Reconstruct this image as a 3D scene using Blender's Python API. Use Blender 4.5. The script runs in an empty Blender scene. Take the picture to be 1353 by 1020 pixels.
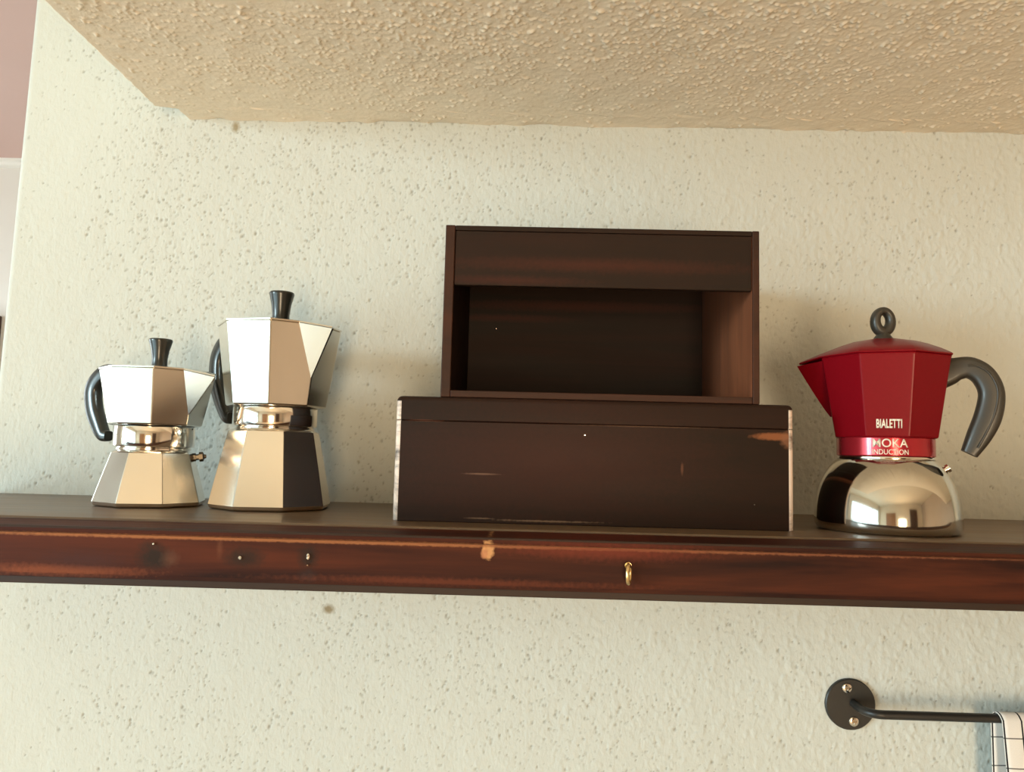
import bpy, bmesh, math, random
import numpy as np
from mathutils import Vector, Matrix
random.seed(7)
PI = math.pi
R = math.radians
sc = bpy.context.scene
COL = sc.collection

# ------------------------------------------------------------------ camera
cam = bpy.data.cameras.new('camera')
cam.sensor_fit = 'HORIZONTAL'
cam.sensor_width = 36.0
cam.lens = 36.0 * 1020.0 / 1353.0
cam.clip_start = 0.01
camo = bpy.data.objects.new('camera', cam)
COL.objects.link(camo)
camo.matrix_world = (Matrix.Translation((0, -0.88, 1.5)) @ Matrix.Rotation(R(1.0), 4, 'Z')
                     @ Matrix.Rotation(PI / 2 + math.atan(90 / 1020), 4, 'X') @ Matrix.Rotation(0.0255, 4, 'Z'))
sc.camera = camo

# ------------------------------------------------------------------ world, exposure
w = bpy.data.worlds.new('world')
sc.world = w
w.use_nodes = True
w.node_tree.nodes['Background'].inputs[0].default_value = (0.85, 0.95, 1.0, 1)
w.node_tree.nodes['Background'].inputs[1].default_value = 1.0
vs = sc.view_settings
vs.view_transform = 'Standard'
vs.look = 'None'
vs.exposure = 0.15
vs.gamma = 1.0
vs.use_curve_mapping = False


def area(name, loc, rot, sx, sy, power, color):
    l = bpy.data.lights.new(name, 'AREA')
    l.shape = 'RECTANGLE'
    l.size = sx
    l.size_y = sy
    l.energy = power
    l.color = color
    o = bpy.data.objects.new(name, l)
    COL.objects.link(o)
    o.location = loc
    o.rotation_euler = rot
    return o


# area lights just outside the window openings (window 1: left wall, upper and lower sash)
area('daylight_upper', (-2.72, -2.45, 1.87), (0, -PI / 2, 0), 0.85, 3.5, 18.0, (0.60, 0.91, 1.0))
area('daylight_lower', (-2.72, -2.45, 0.74), (0, -PI / 2, 0), 1.32, 3.5, 50.0, (0.60, 0.91, 1.0))
area('warm_front_fill', (0.25, -4.52, 0.85), (PI / 2, 0, 0), 0.8, 1.5, 78.0, (1.0, 0.75, 0.46))  # warm fill from behind the camera, enlarged and moved to brighten the shaded parts
area('far_room_fill', (-3.4, 1.1, 1.6), (0, -PI / 2, 0), 1.3, 1.2, 32.0, (0.82, 0.95, 1.0))  # added lamp that brightens the unseen-lit far room
# low hazy sun through window 1
sl = bpy.data.lights.new('hazy_sun', 'SUN')
sl.energy = 1.35
sl.angle = R(12)
sl.color = (0.74, 0.95, 1.0)
so = bpy.data.objects.new('hazy_sun', sl)
COL.objects.link(so)
so.rotation_euler = Vector((1.87, 1.0, -0.19)).to_track_quat('-Z', 'Y').to_euler()


# ------------------------------------------------------------------ node helpers
class NT:
    def __init__(s, name):
        s.m = bpy.data.materials.new(name)
        s.m.use_nodes = True
        s.t = s.m.node_tree
        s.b = s.t.nodes['Principled BSDF']
        s.tc = s.t.nodes.new('ShaderNodeTexCoord')

    def n(s, typ, **kw):
        x = s.t.nodes.new(typ)
        for k, v in kw.items():
            setattr(x, k, v)
        return x

    def l(s, a, b):
        s.t.links.new(a, b)

    def mapping(s, scale=(1, 1, 1), loc=(0, 0, 0), coord='Object', rot=(0, 0, 0)):
        m = s.n('ShaderNodeMapping')
        m.inputs['Scale'].default_value = scale
        m.inputs['Location'].default_value = loc
        m.inputs['Rotation'].default_value = rot
        s.l(s.tc.outputs[coord], m.inputs[0])
        return m.outputs[0]

    def noise(s, vec, scale, detail=3, rough=.5, dist=0):
        x = s.n('ShaderNodeTexNoise')
        x.inputs['Scale'].default_value = scale
        x.inputs['Detail'].default_value = detail
        x.inputs['Roughness'].default_value = rough
        x.inputs['Distortion'].default_value = dist
        s.l(vec, x.inputs['Vector'])
        return x.outputs['Fac']

    def ramp(s, fac, stops):
        x = s.n('ShaderNodeValToRGB')
        e = x.color_ramp.elements
        while len(e) < len(stops):
            e.new(0.5)
        for i, (p, c) in enumerate(stops):
            e[i].position = p
            if not isinstance(c, (tuple, list)):
                c = (c, c, c)
            e[i].color = (c[0], c[1], c[2], 1)
        s.l(fac, x.inputs[0])
        return x.outputs[0]

    def math(s, op, a, b=None, clamp=False):
        x = s.n('ShaderNodeMath', operation=op, use_clamp=clamp)
        for i, v in enumerate((a, b)):
            if v is None:
                continue
            if isinstance(v, (int, float)):
                x.inputs[i].default_value = v
            else:
                s.l(v, x.inputs[i])
        return x.outputs[0]

    def mix(s, fac, a, b, blend='MIX'):
        x = s.n('ShaderNodeMix', data_type='RGBA', blend_type=blend)
        for sock, v in ((x.inputs[0], fac), (x.inputs[6], a), (x.inputs[7], b)):
            if isinstance(v, (int, float)):
                sock.default_value = v
            elif isinstance(v, (tuple, list)):
                sock.default_value = (v[0], v[1], v[2], 1)
            else:
                s.l(v, sock)
        return x.outputs[2]

    def sep(s, vec):
        x = s.n('ShaderNodeSeparateXYZ')
        s.l(vec, x.inputs[0])
        return x.outputs

    def bump(s, h, strength, dist, normal=None):
        x = s.n('ShaderNodeBump')
        x.inputs['Strength'].default_value = strength
        x.inputs['Distance'].default_value = dist
        s.l(h, x.inputs['Height'])
        if normal is not None:
            s.l(normal, x.inputs['Normal'])
        return x.outputs[0]

    def spot(s, cx, cz, rx, rz, edge=.35, wob=.5, nscale=300):
        """soft irregular elliptical mask on the XZ plane of object space"""
        if not hasattr(s, '_xyz'):
            s._xyz = s.sep(s.tc.outputs['Object'])
            s._wob = {}
        if nscale not in s._wob:
            s._wob[nscale] = s.noise(s.tc.outputs['Object'], nscale, 2)
        dx = s.math('DIVIDE', s.math('SUBTRACT', s._xyz[0], cx), rx)
        dz = s.math('DIVIDE', s.math('SUBTRACT', s._xyz[2], cz), rz)
        d = s.math('SQRT', s.math('ADD', s.math('MULTIPLY', dx, dx), s.math('MULTIPLY', dz, dz)))
        d = s.math('ADD', d, s.math('MULTIPLY', s.math('SUBTRACT', s._wob[nscale], .5), wob * 2))
        mr = s.n('ShaderNodeMapRange')
        mr.inputs['From Min'].default_value = 1 - edge
        mr.inputs['From Max'].default_value = 1 + edge
        mr.inputs['To Min'].default_value = 1
        mr.inputs['To Max'].default_value = 0
        s.l(d, mr.inputs['Value'])
        return mr.outputs[0]

    def set(s, **kw):
        for k, v in kw.items():
            sock = s.b.inputs[k]
            if isinstance(v, (int, float)):
                sock.default_value = v
            elif isinstance(v, (tuple, list)):
                sock.default_value = (v[0], v[1], v[2], 1) if sock.type == 'RGBA' else v
            else:
                s.l(v, sock)
        return s.m


def simple(name, color, rough=.5, metal=0.0, coat=0.0, var=.15, scale=60, bump=0.0):
    t = NT(name)
    v = t.mapping()
    n = t.noise(v, scale, 3)
    c = t.mix(n, tuple(x * (1 - var) for x in color), tuple(min(1, x * (1 + var)) for x in color))
    kw = {'Base Color': c, 'Roughness': rough, 'Metallic': metal, 'Coat Weight': coat}
    if bump:
        kw['Normal'] = t.bump(n, bump, .001)
    return t.set(**kw)


def attr(t, name):
    x = t.n('ShaderNodeAttribute', attribute_name=name)
    return x.outputs['Fac']


def plaster_wall():
    t = NT('stippled_cream_plaster')
    o = t.tc.outputs['Object']
    fine = t.noise(t.mapping((1.3, 1, .8)), 240, 3, .55)
    nrm = t.bump(fine, .5, .0012)
    base = t.mix(t.noise(o, 3.2, 3), (.60, .61, .565), (.635, .645, .60))
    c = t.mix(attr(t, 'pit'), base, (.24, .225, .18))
    st = t.spot(-.2144, 1.322, .006, .0045, .5, .4)
    c = t.mix(st, c, (.30, .24, .15))
    st = t.spot(-.351, 1.878, .004, .006, .5, .4)
    c = t.mix(st, c, (.36, .30, .2))
    return t.set(**{'Base Color': c, 'Roughness': .75, 'Normal': nrm, 'Specular IOR Level': .3})


def plaster_soffit():
    t = NT('popcorn_plaster')
    o = t.tc.outputs['Object']
    nrm = t.bump(t.noise(o, 260, 3), .5, .0012)
    c = t.mix(t.noise(o, 4, 3), (.86, .735, .575), (.90, .785, .625))
    return t.set(**{'Base Color': c, 'Roughness': .8, 'Normal': nrm, 'Specular IOR Level': .25})


def wood(name, dark, light, rough=.35, coat=.15, grain=1.0, spots=(), spec=.5, along='x', relief=.25, stops=(.36, .56, .78)):
    t = NT(name)
    sclv = {'x': (3.0, 60, 60), 'z': (60, 60, 3.0)}[along]
    v = t.mapping(sclv)
    n = t.noise(v, grain, 5, .6, .6)
    v2 = t.mapping({'x': (1.2, 9, 9), 'z': (9, 9, 1.2)}[along])
    n2 = t.noise(v2, 2.2, 4, .6, 1.2)
    f = t.math('ADD', t.math('MULTIPLY', n, .55), t.math('MULTIPLY', n2, .6))
    c = t.ramp(f, [(stops[0], dark), (stops[1], tuple((a + b) / 2 for a, b in zip(dark, light))), (stops[2], light)])
    for (cx, cz, rx, rz, col, amt, edge, wob) in spots:
        m = t.spot(cx, cz, rx, rz, edge, wob)
        c = t.mix(t.math('MULTIPLY', m, amt), c, col)
    r = t.math('MULTIPLY_ADD', n2, .25)
    r.node.inputs[2].default_value = rough - .12
    return t.set(**{'Base Color': c, 'Roughness': r, 'Coat Weight': coat, 'Coat Roughness': .25,
                    'Specular IOR Level': spec, 'Normal': t.bump(n, relief, .0006)})


def metal(name, color, rough, var=.06, smudge=.08, scale=40):
    t = NT(name)
    o = t.tc.outputs['Object']
    n = t.noise(o, scale, 4, .6)
    c = t.mix(n, tuple(x * (1 - var) for x in color), color)
    r = t.math('MULTIPLY_ADD', t.noise(o, 22, 4, .6), smudge)
    r.node.inputs[2].default_value = rough - smudge / 2
    return t.set(**{'Base Color': c, 'Metallic': 1.0, 'Roughness': r})


# ------------------------------------------------------------------ mesh helpers
def obj(name, bm, mat, parent=None, smooth=None, kind=None, label=None):
    me = bpy.data.meshes.new(name)
    bmesh.ops.recalc_face_normals(bm, faces=bm.faces)
    bm.to_mesh(me)
    bm.free()
    for m in (mat if isinstance(mat, (list, tuple)) else [mat]):
        me.materials.append(m)
    if smooth is not None:
        for p in me.polygons:
            p.use_smooth = True
        me.set_sharp_from_angle(angle=R(smooth))
    o = bpy.data.objects.new(name, me)
    COL.objects.link(o)
    if parent is not None:
        o.parent = parent
    if kind:
        o['kind'] = kind
    if label:
        o['label'] = label
    return o


def thing(name, label, cat, loc=(0, 0, 0), rz=0, group=None):
    o = bpy.data.objects.new(name, None)
    o.empty_display_size = .05
    COL.objects.link(o)
    o.location = loc
    o.rotation_euler = (0, 0, rz)
    o['label'] = label
    o['category'] = cat
    if group:
        o['group'] = group
    return o


def bx(x0, x1, y0, y1, z0, z1, bev=0, seg=2, bm=None):
    own = bm is None
    bm = bm or bmesh.new()
    r = bmesh.ops.create_cube(bm, size=1)
    vs_ = r['verts']
    for v in vs_:
        v.co = Vector(((x0 + x1) / 2 + v.co.x * (x1 - x0), (y0 + y1) / 2 + v.co.y * (y1 - y0), (z0 + z1) / 2 + v.co.z * (z1 - z0)))
    if bev:
        es = {e for v in vs_ for e in v.link_edges}
        bmesh.ops.bevel(bm, geom=list(es), offset=bev, segments=seg, affect='EDGES', profile=.5)
    return bm


def lathe(prof, n=48, bm=None, cap=True):
    bm = bm or bmesh.new()
    rings = []
    for r, z in prof:
        rings.append([bm.verts.new((r * math.sin(2 * PI * k / n), -r * math.cos(2 * PI * k / n), z)) for k in range(n)])
    for a, b in zip(rings, rings[1:]):
        for k in range(n):
            bm.faces.new((a[k], a[(k + 1) % n], b[(k + 1) % n], b[k]))
    if cap:
        bm.faces.new(rings[0][::-1])
        bm.faces.new(rings[-1])
    return bm


def octring(Rr, phi, fil=.05, sides=8):
    """octagon points (first corner at angle phi from -Y towards +X) with small rounded corners"""
    P = [Vector((Rr * math.sin(phi + 2 * PI * k / sides), -Rr * math.cos(phi + 2 * PI * k / sides))) for k in range(sides)]
    out = []
    for k in range(sides):
        p, a, b = P[k], P[k - 1], P[(k + 1) % sides]
        q0 = p + (a - p) * fil
        q1 = p + (b - p) * fil
        out += [q0, (q0 + q1) / 2 * .45 + p * .55, q1]
    return out


def octloft(prof, phi, fil=.05, bm=None):
    bm = bm or bmesh.new()
    rings = [[bm.verts.new((p.x, p.y, z)) for p in octring(r, phi, fil)] for r, z in prof]
    n = len(rings[0])
    for a, b in zip(rings, rings[1:]):
        for k in range(n):
            bm.faces.new((a[k], a[(k + 1) % n], b[(k + 1) % n], b[k]))
    bm.faces.new(rings[0][::-1])
    bm.faces.new(rings[-1])
    return bm


def sweep(path, w_in, w_side, side, n=16, power=3.0, closed=False, bm=None):
    """sweep a rounded section along path; w_in = half width in the plane, w_side = half width along 'side'"""
    bm = bm or bmesh.new()
    side = Vector(side).normalized()
    P = [Vector(p) for p in path]
    N = len(P)
    rings = []
    for i, p in enumerate(P):
        a = P[(i - 1) % N] if (closed or i > 0) else p
        b = P[(i + 1) % N] if (closed or i < N - 1) else p
        t = (b - a).normalized()
        u = side.cross(t).normalized()
        wi = w_in[i] if isinstance(w_in, (list, tuple)) else w_in
        ws = w_side[i] if isinstance(w_side, (list, tuple)) else w_side
        ring = []
        for k in range(n):
            a_ = 2 * PI * k / n
            cu, su = math.cos(a_), math.sin(a_)
            x = math.copysign(abs(cu) ** (2 / power), cu) * wi
            y = math.copysign(abs(su) ** (2 / power), su) * ws
            ring.append(bm.verts.new(p + u * x + side * y))
        rings.append(ring)
    M = N if closed else N - 1
    for i in range(M):
        a, b = rings[i], rings[(i + 1) % N]
        for k in range(n):
            bm.faces.new((a[k], a[(k + 1) % n], b[(k + 1) % n], b[k]))
    if not closed:
        bm.faces.new(rings[0][::-1])
        bm.faces.new(rings[-1])
    return bm


def spline(pts, sub=6):
    """Catmull-Rom through tuples of any length"""
    P = [pts[0]] + list(pts) + [pts[-1]]
    out = []
    for i in range(1, len(P) - 2):
        for s in range(sub):
            t = s / sub
            out.append(tuple(.5 * (2 * b + (c - a) * t + (2 * a - 5 * b + 4 * c - d) * t * t + (3 * b - a - 3 * c + d) * t ** 3)
                             for a, b, c, d in zip(P[i - 1], P[i], P[i + 1], P[i + 2])))
    out.append(tuple(pts[-1]))
    return out


# ------------------------------------------------------------------ materials
M_wall = plaster_wall()
M_soffit = plaster_soffit()
M_smooth = simple('smooth_white_plaster', (.78, .785, .75), .8, var=.03, scale=4)
M_ceiling = simple('pinkish_ceiling', (.66, .465, .42), .85, var=.04, scale=3)  # pinkish tone of the far ceiling
M_tanceil = simple('cream_ceiling_paint', (.74, .66, .53), .85, var=.04, scale=3)
M_tan = simple('tan_plaster', (.74, .62, .47), .8, var=.05, scale=3)
M_brownwall = simple('dark_brown_panelling', (.48, .36, .26), .6, var=.1, scale=3)
M_floor = simple('terracotta_floor', (.70, .52, .37), .5, var=.2, scale=9)
M_orange = wood('orange_door_wood', (.22, .085, .03), (.42, .19, .07), .4, along='z')
M_darkdoor = wood('dark_door_wood', (.035, .014, .009), (.075, .028, .018), .4, along='z')
M_white = simple('white_painted_wood', (.8, .79, .74), .45, var=.03)
WORN = (.42, .21, .10)
fascia_spots = [
    (-.2585, 1.4205, .011, .007, (.018, .014, .010), .85, .5, .5),
    (-.262, 1.4290, .007, .003, (.03, .017, .011), .6, .5, .5),
    (-.1956, 1.4225, .012, .006, (.02, .014, .010), .8, .5, .5),
    (-.1501, 1.4240, .006, .007, (.02, .014, .010), .8, .5, .5),
    (-.1500, 1.4110, .006, .004, (.03, .017, .015), .7, .5, .4),
    (-.0235, 1.4325, .0042, .0062, (.52, .26, .11), 1.0, .18, .45),
    (-.0262, 1.4295, .0026, .0030, (.45, .19, .09), .8, .25, .4),
    (-.2480, 1.4205, .0045, .004, (.14, .06, .035), .5, .8, .9),
    (-.2130, 1.4290, .0018, .0060, (.13, .045, .022), .6, .6, .6),
    (-.33, 1.410, .05, .0035, (.22, .062, .026), .7, .6, .8),
    (-.31, 1.418, .025, .005, (.05, .02, .018), .6, .7, .8),
    (-.05, 1.4095, .10, .0025, (.15, .036, .016), .5, .6, .9),
    (-.16, 1.4352, .30, .0011, (.36, .14, .055), .75, .5, .7),
    (.12, 1.4356, .25, .0007, (.20, .07, .035), .6, .5, .8),
    (.06, 1.434, .05, .005, (.17, .032, .018), .6, .7, .8),
]
M_fascia = wood('worn_mahogany', (.017, .0055, .004), (.088, .021, .009), .6, .0, 1.0, fascia_spots, spec=.12, stops=(.43, .57, .70))
M_fworn = wood('rubbed_mahogany_edge', (.12, .04, .018), (.50, .22, .09), .5, .05, 1.2)
M_shelftop = wood('dull_brown_shelf_top', (.07, .040, .021), (.19, .115, .062), .40, .1, .9, spec=.5)
M_strip = wood('dark_shelf_strip', (.022, .012, .008), (.045, .022, .014), .55, .0, 1.0, spec=.25)
lb_spots = [
    (.214, 1.5205, .018, .0030, (.26, .09, .035), .9, .3, .35),
    (.225, 1.5180, .006, .006, (.24, .10, .05), .7, .4, .5),
    (-.0352, 1.4825, .012, .0007, (.30, .17, .11), .8, .5, .5),
    (-.085, 1.5270, .014, .0007, (.20, .085, .055), .7, .5, .6),
    (.10, 1.5265, .05, .0006, (.18, .10, .06), .6, .5, .8),
    (.020, 1.4440, .035, .0007, (.25, .15, .09), .7, .5, .9),
    (-.035, 1.4450, .01, .0006, (.22, .13, .08), .7, .5, .6),
    (.135, 1.4910, .0010, .0045, (.22, .09, .05), .6, .5, .4),
    (.02, 1.495, .09, .030, (.045, .013, .008), .8, .9, .6),
]
M_lbox = wood('dark_walnut_stain', (.0145, .008, .0045), (.027, .0105, .006), .55, .0, 1.0, lb_spots, spec=.16, stops=(.42, .57, .72))
M_scuff = wood('scuffed_pale_edge', (.05, .03, .02), (.80, .66, .57), .5, .05, 1.6, stops=(.42, .50, .60))
ub_spots = [(.06, 1.667, .10, .0045, (.055, .015, .008), .8, .8, .7), (-.02, 1.652, .05, .003, (.055, .014, .008), .7, .8, .7)]
M_ubox = wood('dark_box_wood', (.015, .0085, .005), (.027, .0108, .006), .55, .0, 1.0, ub_spots, spec=.16, stops=(.42, .57, .72))
M_uedge = wood('reddish_box_edge', (.028, .012, .007), (.060, .020, .010), .55, .0, 1.0, spec=.2)
M_uin = wood('lit_inner_side', (.10, .034, .017), (.29, .088, .036), .5, .05, 1.0, along='z', spec=.3)  # glow of the lit inner side put into the wood colour
M_alu = metal('polished_aluminium', (.86, .82, .75), .2, .05, .1)
M_aluring = metal('bright_aluminium_ring', (.88, .84, .78), .1, .04, .06)
M_steel = metal('mirror_steel', (.66, .635, .575), .08, .05, .06)
M_brass = metal('brass', (.75, .55, .28), .28)
M_black = simple('black_plastic', (.018, .019, .017), .28, coat=.2, var=.1)
M_grey = simple('grey_soft_plastic', (.034, .027, .019), .42, coat=.1, var=.1)
M_blackiron = simple('black_powder_coat', (.022, .019, .016), .42, var=.15, scale=300, bump=.1)
M_valve = metal('tarnished_brass', (.14, .115, .085), .38)
M_print = simple('cream_print', (.80, .72, .60), .5, var=.03)


def red_paint():
    t = NT('red_enamel')
    n = t.noise(t.tc.outputs['Object'], 400, 2)
    c = t.mix(n, (.17, .002, .0055), (.20, .0027, .007))
    return t.set(**{'Base Color': c, 'Roughness': .34, 'Metallic': .0, 'Specular IOR Level': .14, 'Coat Weight': .07, 'Coat Roughness': .15})


def red_metal():
    t = NT('red_anodised_metal')
    n = t.noise(t.tc.outputs['Object'], 300, 2)
    c = t.mix(n, (.42, .018, .028), (.48, .024, .034))
    return t.set(**{'Base Color': c, 'Roughness': .24, 'Metallic': .55, 'Coat Weight': .35, 'Coat Roughness': .06})


M_red = red_paint()
M_redring = red_metal()


def cloth():
    t = NT('white_cloth_with_black_check')
    uv = t.sep(t.tc.outputs['UV'])

    def line(c, period, off, wdt):
        f = t.math('FRACT', t.math('ADD', t.math('DIVIDE', c, period), off))
        d = t.math('ABSOLUTE', t.math('SUBTRACT', f, .5))
        return t.math('LESS_THAN', d, wdt / period / 2)
    g = t.math('MAXIMUM', line(uv[0], .0185, .435, .0017), t.math('MULTIPLY', line(uv[1], .029, .569, .0013), .8))
    wv = t.noise(t.mapping((900, 900, 900), coord='UV'), 1, 2)
    base = t.mix(wv, (.78, .72, .66), (.86, .80, .745))
    c = t.mix(g, base, (.025, .022, .022))
    return t.set(**{'Base Color': c, 'Roughness': .9, 'Normal': t.bump(wv, .2, .0004), 'Specular IOR Level': .15})


M_cloth = cloth()

# ------------------------------------------------------------------ setting
S = 1.441            # shelf top


def struct(name, bm, m, parent=None, smooth=None):
    return obj(name, bm, m, parent, smooth, kind='structure')


struct('floor', bx(-3.3, 2.9, -4.5, 2.4, -.06, 0), M_floor)
struct('ceiling', bx(-3.3, 2.9, -4.5, .16, 2.66, 2.74), M_tanceil)
struct('ceiling_far', bx(-3.3, 2.9, .16, 2.4, 2.66, 2.74), M_ceiling)
# back wall with pitted, stippled plaster relief; its left end is a free corner, slightly out of plumb
rng = np.random.default_rng(11)


def smooth_noise(nu_, nv_, cells_u, cells_v, seed):
    """bilinear-smoothed value noise on an nu_ x nv_ grid, 0..1"""
    g = np.random.default_rng(seed).random((cells_u + 2, cells_v + 2))
    u = np.linspace(0, cells_u, nu_, endpoint=False)
    v = np.linspace(0, cells_v, nv_, endpoint=False)
    iu, iv = u.astype(int), v.astype(int)
    fu, fv = u - iu, v - iv
    fu, fv = (fu * fu * (3 - 2 * fu))[:, None], (fv * fv * (3 - 2 * fv))[None, :]
    A = g[np.ix_(iu, iv)] * (1 - fu) + g[np.ix_(iu + 1, iv)] * fu
    B = g[np.ix_(iu, iv + 1)] * (1 - fu) + g[np.ix_(iu + 1, iv + 1)] * fu
    return A * (1 - fv) + B * fv


def stamp(H, us, vs_, ru, rv, amp, step_, mode, ang=None):
    """add (or max) little rounded blobs to the height field H, all in grid units"""
    nu_, nv_ = H.shape
    for i in range(len(us)):
        r = int(max(ru[i], rv[i]) / step_ * 1.25) + 2
        cu, cv = us[i], vs_[i]
        i0, i1 = max(0, int(cu) - r), min(nu_, int(cu) + r + 1)
        j0, j1 = max(0, int(cv) - r), min(nv_, int(cv) + r + 1)
        if i1 <= i0 or j1 <= j0:
            continue
        du = (np.arange(i0, i1) - cu)[:, None] * step_
        dv = (np.arange(j0, j1) - cv)[None, :] * step_
        if ang is not None:
            ca, sa = math.cos(ang[i]), math.sin(ang[i])
            du, dv = du * ca + dv * sa, dv * ca - du * sa
        d = (du / ru[i]) ** 2 + (dv / rv[i]) ** 2
        k = np.clip(1 - d, 0, 1) ** 1.2 * amp[i]
        if mode == 'max':
            H[i0:i1, j0:j1] = np.maximum(H[i0:i1, j0:j1], k)
        else:
            H[i0:i1, j0:j1] += k


def grid_object(name, X, Y, Z, m, attrs=None, flip=False):
    nu_, nv_ = X.shape
    co = np.stack([X, Y, Z], -1).reshape(-1, 3).astype(np.float32)
    idx = np.arange(nu_ * nv_).reshape(nu_, nv_)
    q_ = np.stack([idx[:-1, :-1], idx[1:, :-1], idx[1:, 1:], idx[:-1, 1:]], -1).reshape(-1, 4)
    if flip:
        q_ = q_[:, ::-1]
    me = bpy.data.meshes.new(name)
    me.vertices.add(len(co))
    me.vertices.foreach_set('co', co.ravel())
    me.loops.add(q_.size)
    me.loops.foreach_set('vertex_index', q_.ravel().astype(np.int32))
    me.polygons.add(len(q_))
    me.polygons.foreach_set('loop_start', (np.arange(len(q_)) * 4).astype(np.int32))
    me.polygons.foreach_set('use_smooth', np.ones(len(q_), dtype=bool))
    me.update(calc_edges=True)
    for k, v in (attrs or {}).items():
        at = me.attributes.new(k, 'FLOAT', 'POINT')
        at.data.foreach_set('value', v.ravel().astype(np.float32))
    me.materials.append(m)
    o = bpy.data.objects.new(name, me)
    COL.objects.link(o)
    o['kind'] = 'structure'
    return o


ST = .0014
xs = np.arange(0, 1.30, ST)
zs = np.arange(1.08, 2.07, ST)
nu_, nv_ = len(xs), len(zs)
P_ = np.zeros((nu_, nv_))
dens = smooth_noise(nu_, nv_, 9, 7, 3) * .6 + smooth_noise(nu_, nv_, 30, 24, 4) * .4
fade = np.clip(1.15 - xs / 1.3 * .8, .3, 1)[:, None] * np.clip(xs / .16, .35, 1)[:, None]
n_try = 46000
cu, cv = rng.random(n_try) * nu_, rng.random(n_try) * nv_
keep = rng.random(n_try) < ((dens * fade)[cu.astype(int), cv.astype(int)] * 1.5 - .18)
cu, cv = cu[keep], cv[keep]
n_p = len(cu)
size = .0008 + .0011 * rng.random(n_p) ** 3.0
stamp(P_, cu, cv, size * (.85 + .3 * rng.random(n_p)), size * (1.0 + .7 * rng.random(n_p)), .35 + .65 * rng.random(n_p), ST, 'max', rng.normal(0, .35, n_p))
B_ = np.zeros((nu_, nv_))
n_b = 15000
cu, cv = rng.random(n_b) * nu_, rng.random(n_b) * nv_
xr = cu / nu_
amp = (.25 + .75 * rng.random(n_b)) * .00075 * (.30 + .9 * np.clip((xr - .35) / .5, 0, 1))
rb = .0022 + .0035 * rng.random(n_b)
stamp(B_, cu, cv, rb * .8, rb * 1.5, amp, ST, 'max', rng.normal(0, .5, n_b))
Hh = B_ + (smooth_noise(nu_, nv_, 60, 36, 8) - .5) * .0006 + (smooth_noise(nu_, nv_, 300, 200, 9) - .5) * .00028 - P_ * .0013


def edge_x(z):
    return -.6115 + (z - 1.59) * .016


zfull = np.concatenate([[0, .5, 1.0], zs, [2.2, 2.66]])
pad = lambda A: np.pad(A, ((0, 0), (3, 2)), mode='edge')
Hf, Pf = pad(Hh), pad(P_)
Hf[:, :3] = 0
Hf[:, -2:] = 0
ex = edge_x(zfull)
ramp_ = np.clip(xs / .01, 0, 1)[:, None]
Xg = ex[None, :] + .007 + xs[:, None] + 0 * zfull[None, :]
Yg = -Hf * ramp_
cols_x, cols_y = [], []
for dx_, y_ in ((0, .16), (0, .0065), (.0012, .003), (.0035, .0008)):
    cols_x.append(ex + dx_)
    cols_y.append(np.full_like(ex, y_))
Xa = np.concatenate([np.array(cols_x), Xg, np.array([np.full_like(ex, 1.2), np.full_like(ex, 2.9), np.full_like(ex, 2.9)])])
Ya = np.concatenate([np.array(cols_y), Yg, np.array([0 * ex, 0 * ex, 0 * ex + .16])])
Pa = np.concatenate([np.zeros((4, len(ex))), Pf, np.zeros((3, len(ex)))])
Za = np.broadcast_to(zfull[None, :], Xa.shape)
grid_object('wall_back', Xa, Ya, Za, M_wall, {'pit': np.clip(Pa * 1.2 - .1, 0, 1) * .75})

# dropped soffit above the shelf with popcorn plaster underneath; broken plaster at its corner on the wall
SS = .00125
ys = np.arange(0, .36, SS)
us = np.arange(0, 1.06, SS)
nu_, nv_ = len(us), len(ys)
left = (smooth_noise(len(ys), 1, 40, 1, 31)[:, 0] - .5) * .0016 + np.interp(ys, [0, .014, .027, .0295, .0335, .040, .36], [-.4079, -.4086, -.4092, -.418, -.4340, -.4325, -.4315])
Q_ = np.zeros((nu_, nv_))
dens = smooth_noise(nu_, nv_, 16, 6, 21) * .5 + smooth_noise(nu_, nv_, 50, 18, 22) * .5
near = np.interp(ys, [0, .02, .05, .16], [.12, .2, .55, 1])[None, :] * np.interp(us, [0, .03, .3], [.3, .5, 1])[:, None]
n_try = 20000
cu, cv = rng.random(n_try) * nu_, rng.random(n_try) * nv_
keep = rng.random(n_try) < (dens * near)[cu.astype(int), cv.astype(int)] * 1.35
cu, cv = cu[keep], cv[keep]
n_p = len(cu)
sz = .0010 + .0013 * rng.random(n_p) ** 2.0
stamp(Q_, cu, cv, sz, sz * (.9 + 1.1 * rng.random(n_p)), sz * (.55 + .5 * rng.random(n_p)), SS, 'max', rng.random(n_p) * PI)
Q_ += (smooth_noise(nu_, nv_, 40, 13, 23) - .5) * .0016 + (smooth_noise(nu_, nv_, 240, 76, 24) - .5) * .0005
rim = (smooth_noise(nu_, 1, 60, 1, 25)[:, 0] - .5) * .0030
fin = np.clip(1 - ys / .008, 0, 1)[None, :]
fadeL = np.clip(us / .01, 0, 1)[:, None]
Zs = 1.887 - Q_ * fadeL + rim[:, None] * fin
Xs = left[None, :] + us[:, None]
Ys = -np.broadcast_to(ys[None, :], Xs.shape)
# left flank (going up) and the coarse remainder to the right
Xs = np.concatenate([left[None, :] + .002, left[None, :], Xs[1:], np.full((1, nv_), 2.9)])
Zs = np.concatenate([np.full((1, nv_), 2.66), np.full((1, nv_), 1.888), Zs[1:], np.full((1, nv_), 1.887)])
Ys = np.concatenate([Ys[:1], Ys, Ys[:1]])
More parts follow.
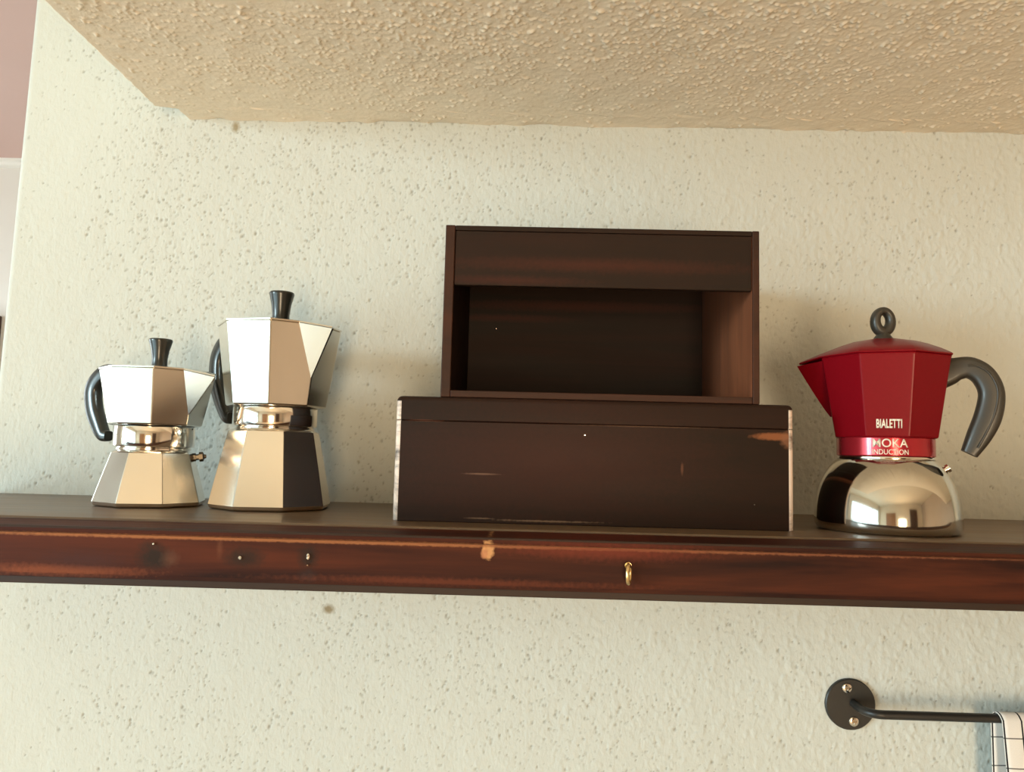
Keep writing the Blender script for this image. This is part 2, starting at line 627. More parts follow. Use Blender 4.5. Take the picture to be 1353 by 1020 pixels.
# and forward: coarse rows to the soffit's front face
Xs = np.concatenate([Xs, Xs[:, -1:] * [[1]] + .0, Xs[:, -1:]], 1)
Ys = np.concatenate([Ys, np.full((len(Ys), 1), -.72), np.full((len(Ys), 1), -.72)], 1)
Zs = np.concatenate([Zs, np.where(np.arange(len(Zs))[:, None] == 0, 2.66, 1.887), np.full((len(Zs), 1), 2.66)], 1)
grid_object('wall_soffit', Xs, Ys, Zs, M_soffit)
struct('wall_right', bx(2.8, 2.9, -4.5, 0, 0, 2.66), M_brownwall)
# left wall of the near room with window 1
bm = bmesh.new()
for a in ((-.45, -.7, 0, 2.66), (-4.2, -4.4, 0, 2.66), (-.7, -4.2, 0, .06), (-.7, -4.2, 2.31, 2.66)):
    bx(-2.7, -2.58, a[1], a[0], a[2], a[3], bm=bm)
struct('wall_left', bm, M_smooth)


def window(name, plane, at, u0, u1, z0, z1, rails, mullions=()):
    t = bpy.data.objects.new(name, None)
    COL.objects.link(t)
    t['kind'] = 'structure'

    def bar(nm, a0, a1, b0, b1, d=.03):
        if plane == 'x':
            obj(nm, bx(at - d, at + d, a0, a1, b0, b1, .004), M_white, t)
        else:
            obj(nm, bx(a0, a1, at - d, at + d, b0, b1, .004), M_white, t)
    bar('window_frame', u0, u0 + .05, z0, z1)
    bar('window_frame', u1 - .05, u1, z0, z1)
    bar('window_frame', u0, u1, z1 - .05, z1, .029)
    bar('window_frame', u0, u1, z0, z0 + .05, .029)
    for z in rails:
        bar('window_rail', u0, u1, z - .025, z + .025, .025)
    for u in mullions:
        bar('window_mullion', u - .03, u + .03, z0, z1, .027)
    return t


window('window_1', 'x', -2.64, -4.2, -.7, .06, 2.31, (1.42,), (-1.87, -3.03))
# front wall with window 2 and a wooden door
bm = bmesh.new()
for x0, x1, z0, z1 in ((-3.3, -.18, 0, 2.66), (.68, 2.9, 0, 2.66), (-.18, .68, 0, .06), (-.18, .68, 1.68, 2.66)):
    bx(x0, x1, -4.5, -4.4, z0, z1, bm=bm)
struct('wall_front', bm, M_tan)
window('window_2', 'y', -4.45, -.18, .68, .06, 1.68, ())  # opening placed and sized to suit the warm fill lamp


def door(name, x0, x1, y, face, top, m):
    t = bpy.data.objects.new(name, None)
    COL.objects.link(t)
    t['kind'] = 'structure'
    y1 = y + face * .04
    ya, yb = min(y, y1), max(y, y1)
    obj('door_leaf', bx(x0 + .06, x1 - .06, ya, yb - .005 if face > 0 else yb, .005, top - .06, .003), m, t)
    yc = y + face * .06
    for nm, a in (('door_jamb', (x0, x0 + .06, 0, top)), ('door_jamb', (x1 - .06, x1, 0, top)), ('door_header', (x0 + .06, x1 - .06, top - .06, top))):
        obj(nm, bx(a[0], a[1], min(y, yc), max(y, yc), a[2], a[3], .004), m, t)
    return t


door('door_2', -1.6, -.5, -4.4, 1, 2.05, M_orange)
door('cupboard_stand_in', 1.1, 2.0, -4.4, 1, 2.3, M_darkdoor)  # added out of view for dark wood reflections in the pots
# room beyond the corner
struct('wall_far', bx(-3.3, -.4, 2.2, 2.3, 0, 2.66), M_smooth)
struct('wall_passage', bx(-.44, -.34, .16, 2.2, 0, 2.66), M_smooth)
bm = bmesh.new()
for y0, y1, z0, z1 in ((-.45, .5, 0, 2.66), (1.7, 2.2, 0, 2.66), (.5, 1.7, 0, .95), (.5, 1.7, 2.25, 2.66)):
    bx(-3.3, -3.2, y0, y1, z0, z1, bm=bm)
bx(-3.3, -2.7, -.55, -.45, 0, 2.66, bm=bm)
struct('wall_far_left', bm, M_smooth)
window('added_far_window', 'x', -3.25, .5, 1.7, .95, 2.25, (1.6,))  # added out of view to let light into the far room
bm = bmesh.new()
prof = [(2.2, 2.66), (2.165, 2.66), (2.167, 2.653), (2.178, 2.648), (2.183, 2.638), (2.192, 2.633), (2.2, 2.63)]
e = [[bm.verts.new((x, y, z)) for y, z in prof] for x in (-3.2, -.44)]
for k in range(len(prof)):
    bm.faces.new((e[0][k], e[1][k], e[1][(k + 1) % len(prof)], e[0][(k + 1) % len(prof)]))
bm.faces.new(e[0]); bm.faces.new(e[1][::-1])
struct('trim_1', bm, M_white, smooth=30)
door('door_1', -3.05, -2.139, 2.2, -1, 2.007, M_darkdoor)
# unseen pale worktop, added to bounce light onto the wall under the shelf
struct('added_worktop', bx(-.58, 2.8, -.62, 0, .88, .92, .004), M_white)

# ------------------------------------------------------------------ shelf
t = thing('shelf', 'long reddish brown wooden shelf with worn front edge across the plaster wall', 'shelf', (0, 0, 0))
X0, X1 = -.60, 1.05
obj('top_board', bx(X0, X1, -.262, .001, 1.415, S, .0012), M_shelftop, t, label='dull greyish brown top board')
bm = bx(X0, X1, -.33, -.2625, 1.405, 1.4392)
es = [e for e in bm.edges if abs(e.verts[0].co.y + .33) < 1e-5 and abs(e.verts[1].co.y + .33) < 1e-5 and abs(e.verts[0].co.z - e.verts[1].co.z) < 1e-5]
r = bmesh.ops.bevel(bm, geom=es, offset=.0032, segments=2, affect='EDGES')
for f in bm.faces:
    c = f.calc_center_median()
    f.material_index = 1 if (c.y < -.3262 and c.z > 1.43 and abs(f.normal.y) < .98) else 0
obj('front_rail', bm, [M_fascia, M_fworn], t, label='reddish brown front rail with old screw marks')
obj('bead', bx(X0, X1, -.3262, -.3222, 1.438, 1.4407, .001), M_strip, t)
obj('bottom_strip', bx(X0, X1, -.3265, .001, 1.400, 1.4055, .0008), M_strip, t)
# screw eye seen edge-on
eye = obj('screw_eye', sweep([(0.0744 + .0015 * math.sin(a), -.3365 + .0045 * math.sin(a) * 1.0, 1.4195 + .0062 * math.cos(a)) for a in [2 * PI * k / 20 for k in range(20)]],
                             .0014, .0014, (.95, -.3, 0), 10, 2, True), M_brass, t, 60, label='small brass screw eye')
bm = lathe([(.0012, 0), (.0012, .004), (.0024, .0042), (.0024, .005)], 12)
bm.transform(Matrix.Translation((.0744, -.331, 1.4248)) @ Matrix.Rotation(PI / 2, 4, 'X') @ Matrix.Translation((0, 0, -.003)))
obj('shank', bm, M_brass, eye, 40)
# old screws left in the rail
for x, z, ln in ((-.1982, 1.4224, .0013), (-.1500, 1.4246, .0012), (-.1500, 1.4186, .0009), (-.2600, 1.4305, .0010)):
    bm = lathe([(ln, 0), (ln, .0012), (ln * .6, .0017)], 10)
    bm.transform(Matrix.Translation((x, -.3298, z)) @ Matrix.Rotation(PI / 2, 4, 'X') @ Matrix.Scale(1.8 if x > -.1505 and z > 1.42 else 1, 4, (0, 1, 0)))
    obj('screw', bm, M_aluring, t, 40)

# ------------------------------------------------------------------ lower box (closed chest)
def nail(x, y, z, parent, r=.0011):
    bm = lathe([(r, 0), (r, .0005), (r * .5, .001)], 10)
    bm.transform(Matrix.Translation((x, y, z)) @ Matrix.Rotation(PI / 2, 4, 'X'))
    return obj('nail', bm, M_aluring, parent, 40)


t = thing('wooden_chest', 'wide closed dark wooden box lying flat on the shelf with scuffed side edges', 'box', (0, 0, 0))
t.location = (.0595, -.115, S)
LX = .1705


def rrect(hx, hy, r, n=5):
    out = []
    for cx, cy, a0 in ((hx - r, hy - r, 0), (-hx + r, hy - r, 90), (-hx + r, -hy + r, 180), (hx - r, -hy + r, 270)):
        for k in range(n):
            a = R(a0 + 90 * k / (n - 1))
            out.append((cx + r * math.cos(a), cy + r * math.sin(a)))
    return out


def chest_part(z0, z1, round_top):
    bm = bmesh.new()
    prof = [(0.0006, z0), (0, z0 + .0006)]
    if round_top:
        rr_ = .0045
        prof += [(rr_ * (1 - math.cos(R(a))), z1 - rr_ + rr_ * math.sin(R(a))) for a in (0, 22, 45, 67, 90)]
    else:
        prof += [(0, z1 - .0006), (.0006, z1)]
    rings = [[bm.verts.new((x, y, z)) for x, y in rrect(LX - i, .102 - i, .0046 - i * .6)] for i, z in prof]
    n = len(rings[0])
    for j, (a, b) in enumerate(zip(rings, rings[1:])):
        for k in range(n):
            f = bm.faces.new((a[k], a[(k + 1) % n], b[(k + 1) % n], b[k]))
            c = f.calc_center_median()
            f.material_index = 1 if (c.y < -.0985 and abs(c.x) > LX - .0045 and c.z < z1 - (.004 if round_top else 0)) else 0
    bm.faces.new(rings[0][::-1])
    bm.faces.new(rings[-1])
    return bm


def place_spots(m, ox, oy, oz):
    """shift the object-space marks of a material for an object whose origin is not the world's"""
    nt = m.node_tree
    add = nt.nodes.new('ShaderNodeVectorMath')
    add.operation = 'ADD'
    add.inputs[1].default_value = (ox, oy, oz)
    tc = [n for n in nt.nodes if n.type == 'TEX_COORD'][0]
    for l in list(tc.outputs['Object'].links):
        s_ = l.to_socket
        nt.links.new(add.outputs[0], s_)
    nt.links.new(tc.outputs['Object'], add.inputs[0])


place_spots(M_lbox, .0595, -.115, S)
ch_body = obj('body', chest_part(0, .0858, False), [M_lbox, M_scuff], t, 30)
ch_lid = obj('lid', chest_part(.0862, .107, True), [M_lbox, M_scuff], t, 30)
nail(.052 - .0595, -.1018, 1.5177 - S, ch_body, .0010)
nail(.1963 - .0595, -.1018, 1.4625 - S, ch_body, .0008)

# ------------------------------------------------------------------ upper box (open front)
t = thing('open_box', 'dark wooden box standing on its side with open front, on the wider closed box', 'box', (.0642, -.114, S + .107))
place_spots(M_ubox, .0642, -.114, S + .107)
H = .1525
W = .1378
fy, byk = -.100, .098
for xa, xb in ((-W, -W + .0085), (W - .006, W)):
    bm = bx(xa, xb, fy, byk, 0, H, .0008)
    for f in bm.faces:
        f.normal_update()
        f.material_index = 1 if f.normal.y < -.3 else 0
    obj('side_panel', bm, [M_ubox, M_uedge], t)
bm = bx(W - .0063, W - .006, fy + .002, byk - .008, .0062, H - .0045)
obj('lit_side_lining', bm, M_uin, t, label='inner face of the side panel, coloured brighter and redder as if lit')
obj('bottom_panel', bx(-W + .0086, W - .0062, fy + .0004, byk, 0.0002, .006, .0006), M_uedge, t)
obj('top_panel', bx(-W + .0086, W - .0062, fy + .0004, byk, H - .0045, H - .0002, .0006), M_ubox, t)
ub_back = obj('back_panel', bx(-W + .0086, W - .0062, byk - .007, byk - .0002, .0062, H - .0047), M_ubox, t)
obj('front_panel', bx(-W + .0087, W - .0064, fy + .001, fy + .008, .0990, H - .0047, .0008), M_ubox, t, label='board closing the upper third of the front')
nail(-.0345 - .0642, byk - .0069, 1.6396 - S - .107, ub_back, .0013)


# ------------------------------------------------------------------ classic stovetop pots
def stovetop_pot(name, label, loc, rz, s, d):
    """d: dims in pixel-like units, s: metres per unit"""
    t = thing(name, label, 'coffee pot', loc, rz, 'stovetop coffee pots on the shelf')
    q = lambda prof: [(r * s, z * s) for r, z in prof]
    Rb, Rs, zb = d['Rb'], d['Rs'], d['zb']
    bp = [(Rb * .90, 0), (Rb * .955, .8), (Rb * .985, 2.5), (Rb, 6), (Rb + (Rs - Rb) * .5, 6 + (zb - 12) * .52), (Rs, zb - 5), (Rs * .985, zb - 2.5), (Rs * .94, zb - .6), (Rs * .88, zb)]
    boiler = obj('boiler', octloft(q(bp), d['phi_b'], .04), M_alu, t, 18)
    boiler.modifiers.new('wn', 'WEIGHTED_NORMAL').keep_sharp = True
    zc0, zc1, Rc = d['zc0'], d['zc1'], d['Rc']
    obj('neck', lathe(q([(Rs * .84, zb - 1), (Rs * .86, zb + 1), (Rc * .93, zb + 1.5), (Rc * .93, zc0 - 2), (Rc * .90, zc0 - 1), (Rc * .9, zc0 + 1)]), 56), M_aluring, t, 30)
    obj('collar_ring', lathe(q([(Rc * .95, zc0 - .5), (Rc * .99, zc0), (Rc, zc0 + 1), (Rc, zc1 - 1), (Rc * .99, zc1), (Rc * .9, zc1 + .4)]), 64), M_aluring, t, 30)
    Ru, Rt, zu, zt, phi = d['Ru'], d['Rt'], d['zu'], d['zt'], d['phi_u']
    up = [(Ru * .90, zu - 1), (Ru * .97, zu), (Ru, zu + 2), (Rt, zt - 1), (Rt * .985, zt)]
    ub = obj('upper_chamber', octloft(q(up), phi, .035), M_alu, t, 18)
    ub.modifiers.new('wn', 'WEIGHTED_NORMAL').keep_sharp = True
    # pouring spout on one corner
    a = d['spout']

    def vert_at(ang, rad, z):
        return Vector((rad * s * math.sin(ang), -rad * s * math.cos(ang), z * s))
    zk = d['zk']
    rk = Ru + (Rt - Ru) * (zk - zu) / (zt - zu)
    C0 = vert_at(a, Rt, zt)
    A = C0.lerp(vert_at(a - PI / 4, Rt, zt), d['fa'])
    B = C0.lerp(vert_at(a + PI / 4, Rt, zt), d['fa'])
    K = vert_at(a, rk * .985, zk)
    T = vert_at(a, d['tip'], zt - d['tipdrop'])
    inn = vert_at(a, Rt * .75, zt - 1)
    kin = vert_at(a, rk * .85, zk + 4)
    outw = vert_at(a - PI / 2, 1, 0) ; outw.z = 0
    tg = Vector((math.cos(a), math.sin(a), 0))
    e_ = .8 * s
    bm = bmesh.new()
    out_dir = vert_at(a, 1, 0); out_dir.z = 0; out_dir.normalize()
    A = A + out_dir * .4 * s
    B = B + out_dir * .4 * s
    vK0, vK1 = bm.verts.new(K - tg * e_), bm.verts.new(K + tg * e_)
    vT0, vT1 = bm.verts.new(T - tg * e_ * 1.6), bm.verts.new(T + tg * e_ * 1.6)
    vA, vB = bm.verts.new(A), bm.verts.new(B)
    vi, vk = bm.verts.new(inn), bm.verts.new(kin)
    bm.faces.new((vK0, vT0, vA)); bm.faces.new((vK1, vB, vT1)); bm.faces.new((vK0, vK1, vT1, vT0))
    bm.faces.new((vA, vT0, vi)); bm.faces.new((vT0, vT1, vi)); bm.faces.new((vT1, vB, vi))
    bm.faces.new((vA, vi, vk)); bm.faces.new((vB, vk, vi)); bm.faces.new((vA, vk, vK0)); bm.faces.new((vB, vK1, vk)); bm.faces.new((vK0, vk, vK1))
    obj('spout', bm, M_alu, t)
    # lid with a beak over the spout
    ring = []
    for k in range(8):
        ang = phi + k * PI / 4
        if abs(((ang - a + PI) % (2 * PI)) - PI) < .01:
            ring += [A.copy(), T.lerp(C0, .08), B.copy()]
        else:
            ring.append(vert_at(ang, Rt, zt))
    bm = bmesh.new()
    lv = []
    for f, dz in ((.985, 0.1), (1.012, .5), (1.012, 2.4), (.97, 3.4), (.55, 6.0), (.16, 7.5)):
        row = []
        for p in ring:
            ff = f
            rad = Vector((p.x, p.y, 0)).length / s
            z = p.z
            if f < .9:
                ff = f * min(1, Rt / rad)
                z = zt * s
            row.append(bm.verts.new((p.x * ff, p.y * ff, z + dz * s)))
        lv.append(row)
    n = len(ring)
    for p, q2 in zip(lv, lv[1:]):
        for k in range(n):
            bm.faces.new((p[k], p[(k + 1) % n], q2[(k + 1) % n], q2[k]))
    bm.faces.new(lv[0][::-1]); bm.faces.new(lv[-1])
    lid = obj('lid', bm, M_alu, t, 14)
    k0, k1 = d['kr']
    kz0, kz1 = zt + 6.8, d['kz']
    kh = kz1 - kz0
    prof = [(k0 * 1.08, kz0), (k0 * 1.0, kz0 + kh * .08), (k0 * .98, kz0 + kh * .3), (k0 + (k1 - k0) * .3, kz0 + kh * .6), (k1 * .97, kz0 + kh * .88), (k1, kz0 + kh * .93), (k1 * .96, kz0 + kh * .98), (k1 * .5, kz1)]
    obj('knob', lathe(q(prof), 20), M_black, lid, 35)
    # hinge and handle on the opposite side
    hd = a + PI
    o2 = Vector((math.sin(hd), -math.cos(hd), 0))
    sd = Vector((math.cos(hd), math.sin(hd), 0))
    bm = bx(-4 * s, 4 * s, -6 * s, 6 * s, -5 * s, 4.5 * s, .6 * s)
    bm.transform(Matrix.Translation(o2 * (Rt + 2) * s + Vector((0, 0, (zt - 1) * s))) @ Matrix.Rotation(hd - PI / 2, 4, 'Z'))
    obj('hinge', bm, M_alu, t)
    pts = spline([(r, z, wi, wd) for r, z, wi, wd in d['handle']], 5)
    path = [o2 * (p[0] * s) + Vector((0, 0, p[1] * s)) for p in pts]
    obj('handle', sweep(path, [p[2] * s for p in pts], [p[3] * s for p in pts], sd, 16, 3.2), M_black, t, 50)
    # safety valve
    if d.get('valve'):
        va, vz, vr = d['valve']
        bm = lathe(q([(5.5, -3), (5.5, 2), (4, 2.2), (4, 6), (6.5, 6.2), (6.5, 11), (3, 12.5), (2.4, 15)]), 6)
        bm.transform(Matrix.Translation((vr * s * math.sin(va), -vr * s * math.cos(va), vz * s)) @ Matrix.Rotation(va, 4, 'Z') @ Matrix.Rotation(PI / 2 - .12, 4, 'X'))
        obj('safety_valve', bm, M_valve, t)
    return t


az = math.atan2(.367, .88 - .117)
stovetop_pot('stovetop_coffee_pot', 'smaller faceted aluminium stovetop coffee pot with black handle, left end of shelf',
             (-.3670, -.117, S), az, .000745,
             dict(Rb=70, Rs=52, zb=71, phi_b=R(11), zc0=77, zc1=103, Rc=50, Ru=58, Rt=71.5, zu=105, zt=176, phi_u=R(-5), spout=R(40),
                  zk=119, fa=.33, tip=103, tipdrop=8, kr=(10, 15), kz=222,
                  handle=[(70, 176, 8, 8), (88, 180, 10, 8), (110, 176, 11, 8.5), (127, 157, 12, 9), (124, 130, 12, 9), (112, 107, 11, 8.5), (101, 92, 9, 8), (90, 90, 7, 7)],
                  valve=(R(80), 64, 51)))
az = math.atan2(.2525, .88 - .113)
stovetop_pot('stovetop_coffee_pot', 'taller faceted aluminium stovetop coffee pot with flared black knob, beside the smaller one',
             (-.2487, -.113, S), az, .000752,
             dict(Rb=78.5, Rs=59.5, zb=102, phi_b=R(10), zc0=107, zc1=131, Rc=54, Ru=65, Rt=80, zu=132.5, zt=237, phi_u=R(-9), spout=R(36),
                  zk=168, fa=.42, tip=107, tipdrop=7, kr=(11.5, 16.5), kz=288,
                  handle=[(78, 228, 9, 9), (100, 232, 11, 9), (124, 226, 12, 9.5), (139, 204, 13, 10), (137, 172, 13, 10), (124, 144, 12, 9.5), (108, 122, 10, 9), (98, 119, 8, 8)]))

# ------------------------------------------------------------------ red pot
s = .000636
loc = (.3225, -.183, S)
az = -math.atan2(loc[0], .88 + loc[1]) + R(3)
t = thing('stovetop_coffee_pot', 'red coffee pot with bell shaped steel base and grey handle, at shelf right', 'coffee pot', loc, az,
          'stovetop coffee pots on the shelf')
q = lambda prof: [(r * s, z * s) for r, z in prof]
base = [(84, 0), (88, .5), (91, 3), (93.5, 8), (94, 16), (93, 32), (90, 50), (85, 66), (78, 80), (70, 91), (64, 97), (62, 98.5)]
base = spline(base, 3)
obj('boiler', lathe(q(base), 72), M_steel, t, 40, label='mirror steel bell shaped base')
obj('neck_ring', lathe(q([(60, 98), (63, 98.6), (63.5, 100.5), (63, 102), (60, 102.6)]), 64), M_aluring, t, 40)
obj('collar', lathe(q([(60, 102.5), (62.4, 103), (63, 104), (63, 127), (62, 128.5), (55, 129)]), 64), M_redring, t, 30)
ph = R(22.5)
Ru, Rt, zu, zt = 69.5, 88, 129, 240
up = [(64, 128), (68, 128.3), (Ru, 130), (Rt - 1, zt - 4), (Rt, zt - 1.5), (Rt * .99, zt), (Rt * .9, zt + .5)]
o = obj('upper_chamber', octloft(q(up), ph, .05), M_red, t, 18)
o.modifiers.new('wn', 'WEIGHTED_NORMAL').keep_sharp = True
# spout: V prow on the facet at -90 degrees (to the left)
ap = math.cos(PI / 8)


def P(ang, rad, z):
    return Vector((rad * s * math.sin(ang), -rad * s * math.cos(ang), z * s))


def build_spout():
    bm = bmesh.new()
    a = R(-90)
    zk = 158
    rk = (Ru + (Rt - Ru) * (zk - zu) / (zt - zu)) * ap
    hw = Rt * math.sin(PI / 8) * .98
    K0, K1 = Vector((-rk * s, -3 * s, zk * s)), Vector((-rk * s, 3 * s, zk * s))
    rows = []
    for f in [i / 10 for i in range(11)]:
        z = zk + (234 - zk) * f
        rwall = (Ru + (Rt - Ru) * (z - zu) / (zt - zu)) * ap
        rout = rk + 2 + (113 - rk) * (f ** .92)
        h = 4 + (hw - 4) * f
        lipw = 3.0 + 1.5 * f
        rows.append([bm.verts.new((-(rwall - 1.5) * s, -h * s, (z + 2 * f) * s)), bm.verts.new((-rout * s, -lipw * s, (z - 2 * f) * s)),
                     bm.verts.new((-rout * s, lipw * s, (z - 2 * f) * s)), bm.verts.new((-(rwall - 1.5) * s, h * s, (z + 2 * f) * s))])
    for p, r_ in zip(rows, rows[1:]):
        for k in range(3):
            bm.faces.new((p[k], p[k + 1], r_[k + 1], r_[k]))
        bm.faces.new((p[3], p[0], r_[0], r_[3]))
    bm.faces.new(rows[0]); bm.faces.new(rows[-1][::-1])
    return bm


obj('spout', build_spout(), M_red, t, 25)
# domed octagonal lid with beak
bm = bmesh.new()
ringp = []
for k in range(8):
    ang = ph + k * PI / 4
    ringp.append(P(ang, Rt + 1, zt))
    if abs(((ang - R(-112.5) + PI) % (2 * PI)) - PI) < .01:
        ringp += [Vector((-116 * s, -5 * s, 233 * s))] if False else []
order = sorted(ringp, key=lambda p: math.atan2(p.x, -p.y))
full = []
for p in order:
    full.append(p)
# insert the beak tip between the two corners on the -x side
neg = [i for i, p in enumerate(full) if p.x < -.7 * Rt * s]
i0 = neg[0]
full.insert(i0 + 1, Vector((-112 * s, 4 * s, 234.5 * s)))
full[i0 + 1:i0 + 1] = [Vector((-112 * s, -4 * s, 234.5 * s))]
if full[i0].y > 0:
    full[i0 + 1], full[i0 + 2] = full[i0 + 2], full[i0 + 1]
lv = []
for f, dz in ((.99, .2), (1.002, .8), (1.002, 2.0), (.98, 4.0), (.84, 11), (.66, 18), (.48, 23.5), (.32, 26.5), (.16, 28)):
    row = []
    for p in full:
        rad = Vector((p.x, p.y)).length / s
        if f < .95:
            k = (f - .16) / (.95 - .16)
            rr = f * (rad * k + Rt * (1 - k)) / rad
            z = p.z * k + zt * s * (1 - k)
        else:
            rr, z = f, p.z
        row.append(bm.verts.new((p.x * rr, p.y * rr, z + dz * s)))
    lv.append(row)
n = len(full)
for p, r_ in zip(lv, lv[1:]):
    for k in range(n):
        bm.faces.new((p[k], p[(k + 1) % n], r_[(k + 1) % n], r_[k]))
bm.faces.new(lv[0][::-1]); bm.faces.new(lv[-1])
lid = obj('lid', bm, M_red, t, 24)
# loop knob
kn = 28
ang = R(24)
sd = Vector((math.sin(ang), -math.cos(ang), 0))
tx = Vector((math.cos(ang), math.sin(ang), 0))
path, wi = [], []
for k in range(kn):
    a = 2 * PI * k / kn
    path.append(tx * (11 * math.sin(a) * s) + Vector((0, 0, (294.5 + 15 * math.cos(a)) * s)))
    wi.append((6.6 - .9 * math.cos(a)) * s)
bm = sweep(path, wi, 8.5 * s, sd, 14, 2.2, True)
obj('loop_knob', bm, M_grey, lid, 50, label='grey loop knob')
obj('knob_foot', lathe(q([(13.5, 267), (13.2, 269.5), (10, 274), (8, 278)]), 24), M_grey, lid, 40)
# handle
H3 = [(70, 216, 19, 12), (80, 220, 18, 12), (92, 225, 15.5, 12.5), (107, 225.5, 14.5, 13), (122, 214, 15, 13.5), (130.5, 191, 15.5, 13.5), (126, 161, 16.5, 13.5), (115, 134, 15, 13), (102.5, 109, 10.5, 11)]
pts = spline(H3, 6)
hdl = obj('handle', sweep([(p[0] * s, 0, p[1] * s) for p in pts], [p[2] * s for p in pts], [p[3] * s for p in pts], (0, -1, 0), 20, 3.4), M_grey, t, 50, label='grey curved handle')
inl = [(p[0] + 5.5, p[1] + 1.5) for p in pts[14:-2]]
obj('handle_ridge', sweep([(a * s, -13.2 * s, b * s) for a, b in inl], 1.4 * s, 1.2 * s, (0, -1, 0), 8, 2), M_grey, hdl, 60)
bm = bx(-12 * s, 9 * s, -9 * s, 9 * s, -8 * s, 4 * s, 1.2 * s)
bm.transform(Matrix.Translation((92 * s, 0, 235 * s)))
hin = obj('hinge', bm, M_grey, t)
bm = lathe(q([(2.6, 0), (2.6, 15.2), (1.6, 16)]), 12)
bm.transform(Matrix.Translation((94 * s, 0, 232 * s)) @ Matrix.Rotation(PI / 2, 4, 'X') @ Matrix.Translation((0, 0, -5.2 * s)))
obj('hinge_pin', bm, M_aluring, hin, 40)
# safety valve
bm = lathe(q([(6.5, -4), (6.5, 2), (4.5, 2.2), (4.5, 5), (6, 5.2), (6, 9), (3, 10.5)]), 16)
bm.transform(Matrix.Translation((71 * s, 0, 84.5 * s)) @ Matrix.Rotation(R(90), 4, 'Z') @ Matrix.Rotation(PI / 2 - .62, 4, 'X'))
obj('safety_valve', bm, M_aluring, t, 35)


def text_mesh(txt, width, height, shear=0, bold=.0):
    cu = bpy.data.curves.new('lettering', 'FONT')
    cu.body = txt
    cu.align_x = 'CENTER'
    cu.resolution_u = 6
    cu.offset = bold
    o = bpy.data.objects.new('lettering', cu)
    COL.objects.link(o)
    dg = bpy.context.evaluated_depsgraph_get()
    me = bpy.data.meshes.new_from_object(o.evaluated_get(dg))
    bpy.data.objects.remove(o)
    xs = [v.co.x for v in me.vertices]
    ys = [v.co.y for v in me.vertices]
    bm = bmesh.new()
    bm.from_mesh(me)
    bpy.data.meshes.remove(me)
    cx, cy = (max(xs) + min(xs)) / 2, (max(ys) + min(ys)) / 2
    for v in bm.verts:
        v.co.x = (v.co.x - cx) / (max(xs) - min(xs)) * width
        v.co.y = (v.co.y - cy) / (max(ys) - min(ys)) * height
    return bm


def ring_text(txt, w_, h_, zc, rad, a0, bold):
    bm = text_mesh(txt, w_, h_, bold=bold)
    for v in bm.verts:
        a = a0 + v.co.x / rad
        v.co = Vector((rad * s * math.sin(a), -rad * s * math.cos(a), (zc + v.co.y) * s))
    r = bmesh.ops.extrude_face_region(bm, geom=bm.faces[:])
    for v in [g for g in r['geom'] if isinstance(g, bmesh.types.BMVert)]:
        v.co.x *= .994
        v.co.y *= .994
    return bm


obj('lettering', ring_text('MOKA', 44, 11.5, 120.3, 63.7, R(3), .012), M_print, t, label='pale word MOKA')
obj('lettering', ring_text('INDUCTION', 45, 7, 108.5, 63.7, R(3), .008), M_print, t, label='pale word INDUCTION')
bm = text_mesh('BIALETTI', 31, 12, bold=.03)
slope = math.atan2((Rt - Ru) * ap, zt - zu)
zc = 146
rad = (Ru + (Rt - Ru) * (zc - zu) / (zt - zu)) * ap + .35
for v in bm.verts:
    v.co = Vector(((v.co.x + 2) * s, -(rad + v.co.y * math.tan(slope)) * s, (zc + v.co.y) * s))
r = bmesh.ops.extrude_face_region(bm, geom=bm.faces[:])
for v in [g for g in r['geom'] if isinstance(g, bmesh.types.BMVert)]:
    v.co.y += .5 * s
obj('lettering', bm, M_print, t, label='pale maker name')

# ------------------------------------------------------------------ towel rail
t = thing('towel_rail', 'black metal towel rail with round wall flange below the shelf', 'towel rail', (.3634, 0, 1.237))
for xo in (0, .46):
    bm = lathe([(.0272, 0), (.0272, .0036), (.0262, .0046), (.006, .0048)], 40)
    bm.transform(Matrix.Translation((xo, 0.0005, 0)) @ Matrix.Rotation(PI / 2, 4, 'X'))
    fl = obj('flange', bm, M_blackiron, t, 40)
    for dx, dz in ((-.004, .0178), (.003, -.0175)):
        bm = lathe([(.0052, 0), (.0052, .0008), (.0044, .0013), (.0024, .0014), (.0018, .0004)], 18)
        bm.transform(Matrix.Translation((xo + dx, -.0043, dz)) @ Matrix.Rotation(PI / 2, 4, 'X'))
        obj('screw', bm, M_aluring, fl, 30)
arc = [(0.003, -.002), (.003, -.022)] + [(.003 + .016 * (1 - math.cos(a)), -.024 - .016 * math.sin(a)) for a in [PI / 2 * k / 8 for k in range(9)]]
arc += [(.1, -.04), (.25, -.04), (.36, -.04)]
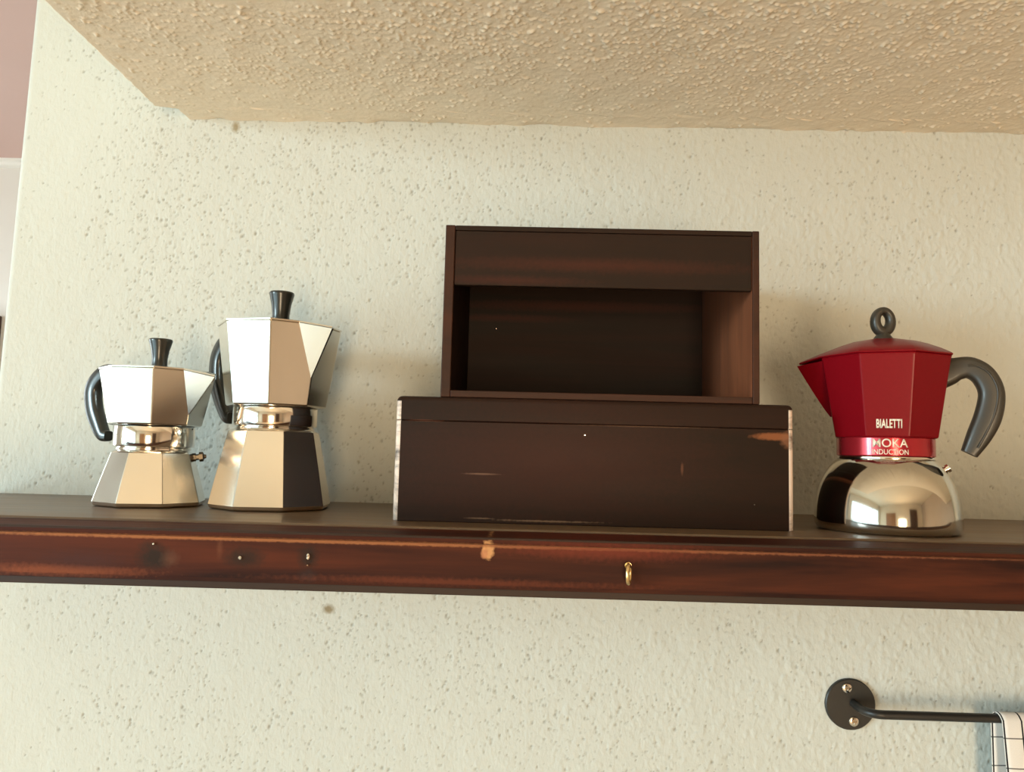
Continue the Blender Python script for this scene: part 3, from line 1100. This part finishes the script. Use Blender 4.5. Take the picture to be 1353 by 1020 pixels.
arc += [(.457 - .016 * (1 - math.cos(a)), -.024 - .016 * math.sin(a)) for a in [PI / 2 * k / 8 for k in range(8, -1, -1)]] + [(.457, -.022), (.457, -.002)]
obj('bar', sweep([(x, y, .0015) for x, y in arc], .0046, .0046, (0, 0, 1), 16, 2), M_blackiron, t, 60)

# ------------------------------------------------------------------ checked tea towel over the bar
bm = bmesh.new()
uvl = bm.loops.layers.uv.new('UVMap')
bar_z, bar_y = 1.2385, -.04
rr = .0062
prof = []
L = 0
for k in range(25):
    prof.append((bar_y + rr + .001, 1.0 + (bar_z - 1.0) * k / 24, 'b'))
for k in range(1, 8):
    a = PI * k / 8
    prof.append((bar_y + rr * math.cos(a), bar_z + rr * math.sin(a), 'm'))
for k in range(31):
    prof.append((bar_y - rr - .001, bar_z - (bar_z - .93) * k / 30, 'f'))
nu = 40
Wd = .24
grid = []
acc = [0]
for a, b in zip(prof, prof[1:]):
    acc.append(acc[-1] + math.hypot(a[0] - b[0], a[1] - b[1]))
top_acc = acc[28]
for i, (y, z, wh) in enumerate(prof):
    row = []
    dz = max(0, bar_z - z)
    for k in range(nu + 1):
        u = k / nu
        x = .4975 + Wd * u
        if wh == 'f':
            x += .003 + .03 * dz * (1 - u)
            yo = -.004 * math.sin(u * 17 + .6) * min(1, dz * 14) - .003 * min(1, dz * 10)
        elif wh == 'b':
            yo = .003 * math.sin(u * 14) * min(1, dz * 10)
            x += .004 * dz
        else:
            f = (i - 24) / 8
            x += .003 * f
            yo = 0
        row.append((bm.verts.new((x, y + yo, z)), (u * Wd, acc[i] - top_acc)))
    grid.append(row)
for a, b in zip(grid, grid[1:]):
    for k in range(nu):
        f = bm.faces.new((a[k][0], a[k + 1][0], b[k + 1][0], b[k][0]))
        for lp, uv in zip(f.loops, (a[k][1], a[k + 1][1], b[k + 1][1], b[k][1])):
            lp[uvl].uv = uv
o = obj('tea_towel', bm, M_cloth, None, 80)
o['label'] = 'white tea towel with thin black check lines draped over the black rail'
o['category'] = 'towel'
sm = o.modifiers.new('thick', 'SOLIDIFY')
sm.thickness = .0011
sm.offset = 0
